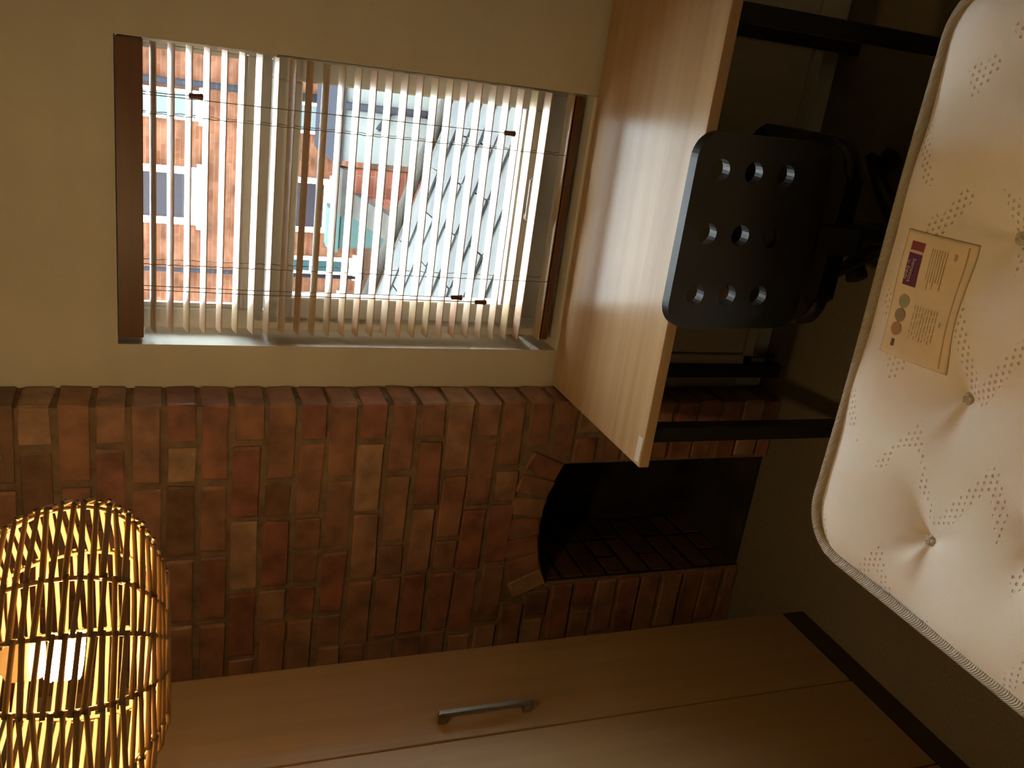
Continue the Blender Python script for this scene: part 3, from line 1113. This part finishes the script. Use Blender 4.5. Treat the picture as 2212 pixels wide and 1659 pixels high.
bulb = tube('spiral_bulb', pts, rt, 'bulb', lamp, n=5, label='glowing spiral bulb')
lathe('bulb_base', [(.020, bz + .022), (.024, bz + .03), (.024, bz + .06), (.014, bz + .066), (.014, bz + .085)], LX, LY, 'white_plastic', lamp)
lathe('lamp_holder', [(.019, bz + .07), (.021, bz + .075), (.021, bz + .115), (.010, bz + .128)], LX, LY, 'white_plastic', lamp)
for k in range(3):
    a = 2 * math.pi * k / 3 + .4
    p = shade_pt(a, 1)
    tube('spider_wire', [(LX + .018 * math.cos(a), LY + .018 * math.sin(a), bz + .085), p], .0015, 'grey_metal', lamp, n=5)
tube('flex', [(LX, LY, bz + .12), (LX, LY, CZ - .02)], .003, 'white_plastic', lamp, n=6)
lathe('ceiling_rose', [(.012, CZ - .045), (.035, CZ - .03), (.045, CZ - .012), (.045, CZ)], LX, LY, 'white_plastic', lamp)

# ------------------------------------------------------------------ outside the window
G = -1.65
STRUCT(box('ground', -14, 10, 2.62, 24, G - .1, G, 'paving'), 'brown paved yard outside the window', 'ground')

HY = 16.0
house = thing('house', (-2.5, HY, G), 'orange brick house with white windows across the yard', 'building')
box('wall', -11, 6, HY, HY + .3, G, 3.7, 'ext_brick', house)
prism('roof', [(HY - .3, 3.65), (HY + 4, 6.2), (HY + 8, 3.65)], 'X', -11.3, 6.3, 'roof_tile', house)  # simple roof, out of view, added to block the low sky


def far_window(x0, x1, z0, z1, pane, mull=None, fr=.085):
    lst = [(x0, x0 + fr, HY - .05, HY + .02, z0, z1), (x1 - fr, x1, HY - .05, HY + .02, z0, z1), (x0 + fr, x1 - fr, HY - .05, HY + .02, z1 - fr, z1), (x0 + fr, x1 - fr, HY - .05, HY + .02, z0, z0 + fr)]
    if mull:
        lst.append((x0 + fr, x1 - fr, HY - .045, HY + .02, mull, mull + .07))
    w = boxes('window', lst, 'upvc', house)
    box('pane', x0 + fr, x1 - fr, HY - .02, HY - .005, z0 + fr, z1 - fr, pane, w)
    box('sill', x0 - .06, x1 + .06, HY - .12, HY + .02, z0 - .07, z0, 'upvc', w)
    return w


far_window(-1.64, -1.17, 1.22, 2.45, 'frosted', 1.95, .05)
far_window(-3.34, -2.39, 1.24, 2.45, 'dark_pane', None, .11)
far_window(-1.66, -1.15, -1.02, .15, 'frosted', -.3, .05)
far_window(-3.34, -2.40, -.95, .30, 'dark_pane', -.35, .09)
far_window(-4.10, -3.78, -1.45, .35, 'teal_pane', -.75, .06)
far_window(-5.0, -4.45, -1.2, .1, 'teal_pane', -.7, .09)
for px in (-1.06, -4.11):
    w_ = .055 if px > -2 else .035
    tube('downpipe', [(px, HY - .1, G), (px, HY - .1, 3.6)], w_, 'pipe', house, n=10)
tube('gutter', [(-11, HY - .12, 3.62), (6, HY - .12, 3.62)], .06, 'pipe', house, n=8)

shed = thing('outbuilding', (-.9, 11.6, G), 'white rendered outbuilding in the yard beside the red brick wall', 'building')
box('render_wall', -1.42, .6, 11.0, 12.6, G, -.20, 'render', shed)
box('flat_roof', -1.47, .65, 10.94, 12.66, -.20, -.13, 'pipe', shed)
tube('waste_pipe', [(-.78, 10.95, G), (-.78, 10.95, -.2)], .045, 'pipe', shed)
tube('waste_pipe', [(-1.02, 10.96, -.6), (-.78, 10.95, -.75)], .03, 'pipe', shed)

yw = thing('yard_wall', (-1.9, 10.6, G), 'red brick yard wall with a grey stone coping', 'wall')
box('brick_leaf', -2.02, -1.50, 10.9, 11.12, G, -.28, 'red_brick', yw)
prism('brick_return', [(10.9, G), (8.2, G), (8.2, -.75), (10.9, -.45)], 'X', -2.02, -1.82, 'red_brick', yw)
prism('coping_stone', [(10.9, -.45), (8.2, -.75), (8.2, -.65), (10.9, -.35)], 'X', -2.06, -1.78, 'stone', yw)
box('coping_stone', -2.06, -1.50, 10.85, 11.17, -.28, -.2, 'stone', yw)

wb = thing('wheelie_bin', (-2.75, 13.6, G), 'teal wheelie bin standing in front of the brick house', 'bin')
bm = bmesh.new()
v0 = bm_box(bm, -3.02, -2.48, 13.3, 13.9, G + .06, G + 1.0)
for v in v0:
    if v.co.z < G + .5:
        v.co.x = -2.75 + (v.co.x + 2.75) * .8
        v.co.y = 13.6 + (v.co.y - 13.6) * .75
bmesh.ops.bevel(bm, geom=bm.edges[:], offset=.03, segments=2, affect='EDGES')
obj('bin_body', to_mesh(bm, 'bin_body'), 'teal', wb)
prism('bin_lid', [(13.24, G + 1.0), (13.24, G + 1.05), (13.6, G + 1.12), (13.94, G + 1.09), (13.94, G + 1.0)], 'X', -3.05, -2.45, 'teal', wb)
for s in (-3.0, -2.54):
    tube('bin_wheel', [(s, 13.86, G + .09), (s + .05, 13.86, G + .09)], .09, 'pipe', wb, n=16)

# slate roof of the wing just outside
wing = thing('rear_wing', (-.4, 3.9, G), 'grey slate roof of the rear wing just below the window', 'roof')
pt = math.radians(17.5)
VY = 5.02


def roof_z(x):
    return .335 + (-.225 - x) * math.tan(pt)


prism('wing_body', [(-2.3, G), (-2.3, roof_z(-2.3) - .06), (1.7, roof_z(1.7) - .06), (1.7, G)], 'Y', 2.64, VY - .06, 'ext_brick', wing)
bm = bmesh.new()
bm_box(bm, -.5, .5, -.5, .5, -.5, .5)
bmesh.ops.bevel(bm, geom=[e for e in bm.edges], offset=.03, segments=1, affect='EDGES')
for v in bm.verts:
    v.co.z += .25 * v.co.x * 0
slate_me = to_mesh(bm, 'slate')
slate_me.materials.append(MT['slate'])
rw, rl = .205, .42
r = 0
y = 2.66
while y + rw < VY + .03:
    x = -2.3 - (rl / 2 if r % 2 else 0)
    while x < 1.7:
        x0, x1 = max(x, -2.32), min(x + rl, 1.74)
        if x1 - x0 > .06 and x1 < .75:
            xc = (x0 + x1) / 2
            o = bpy.data.objects.new('slate', slate_me)
            o.location = (xc, y + rw / 2, roof_z(xc) - .02 + random.uniform(0, .006))
            o.rotation_euler = (math.radians(-3.2 + random.uniform(-.8, .8)), pt + math.radians(random.uniform(-.6, .6)), math.radians(random.uniform(-.8, .8)))
            o.scale = ((x1 - x0) / math.cos(pt) - .006, rw + .028, .012)
            put(o, wing)
        x += rl
    y += rw
    r += 1
tube('verge_trim', [(-2.35, VY, roof_z(-2.35) + .0), (1.75, VY, roof_z(1.75) + .0)], .035, 'stone', wing, n=8)

for o in bpy.data.objects:
    if '_o' in o:
        del o['_o']
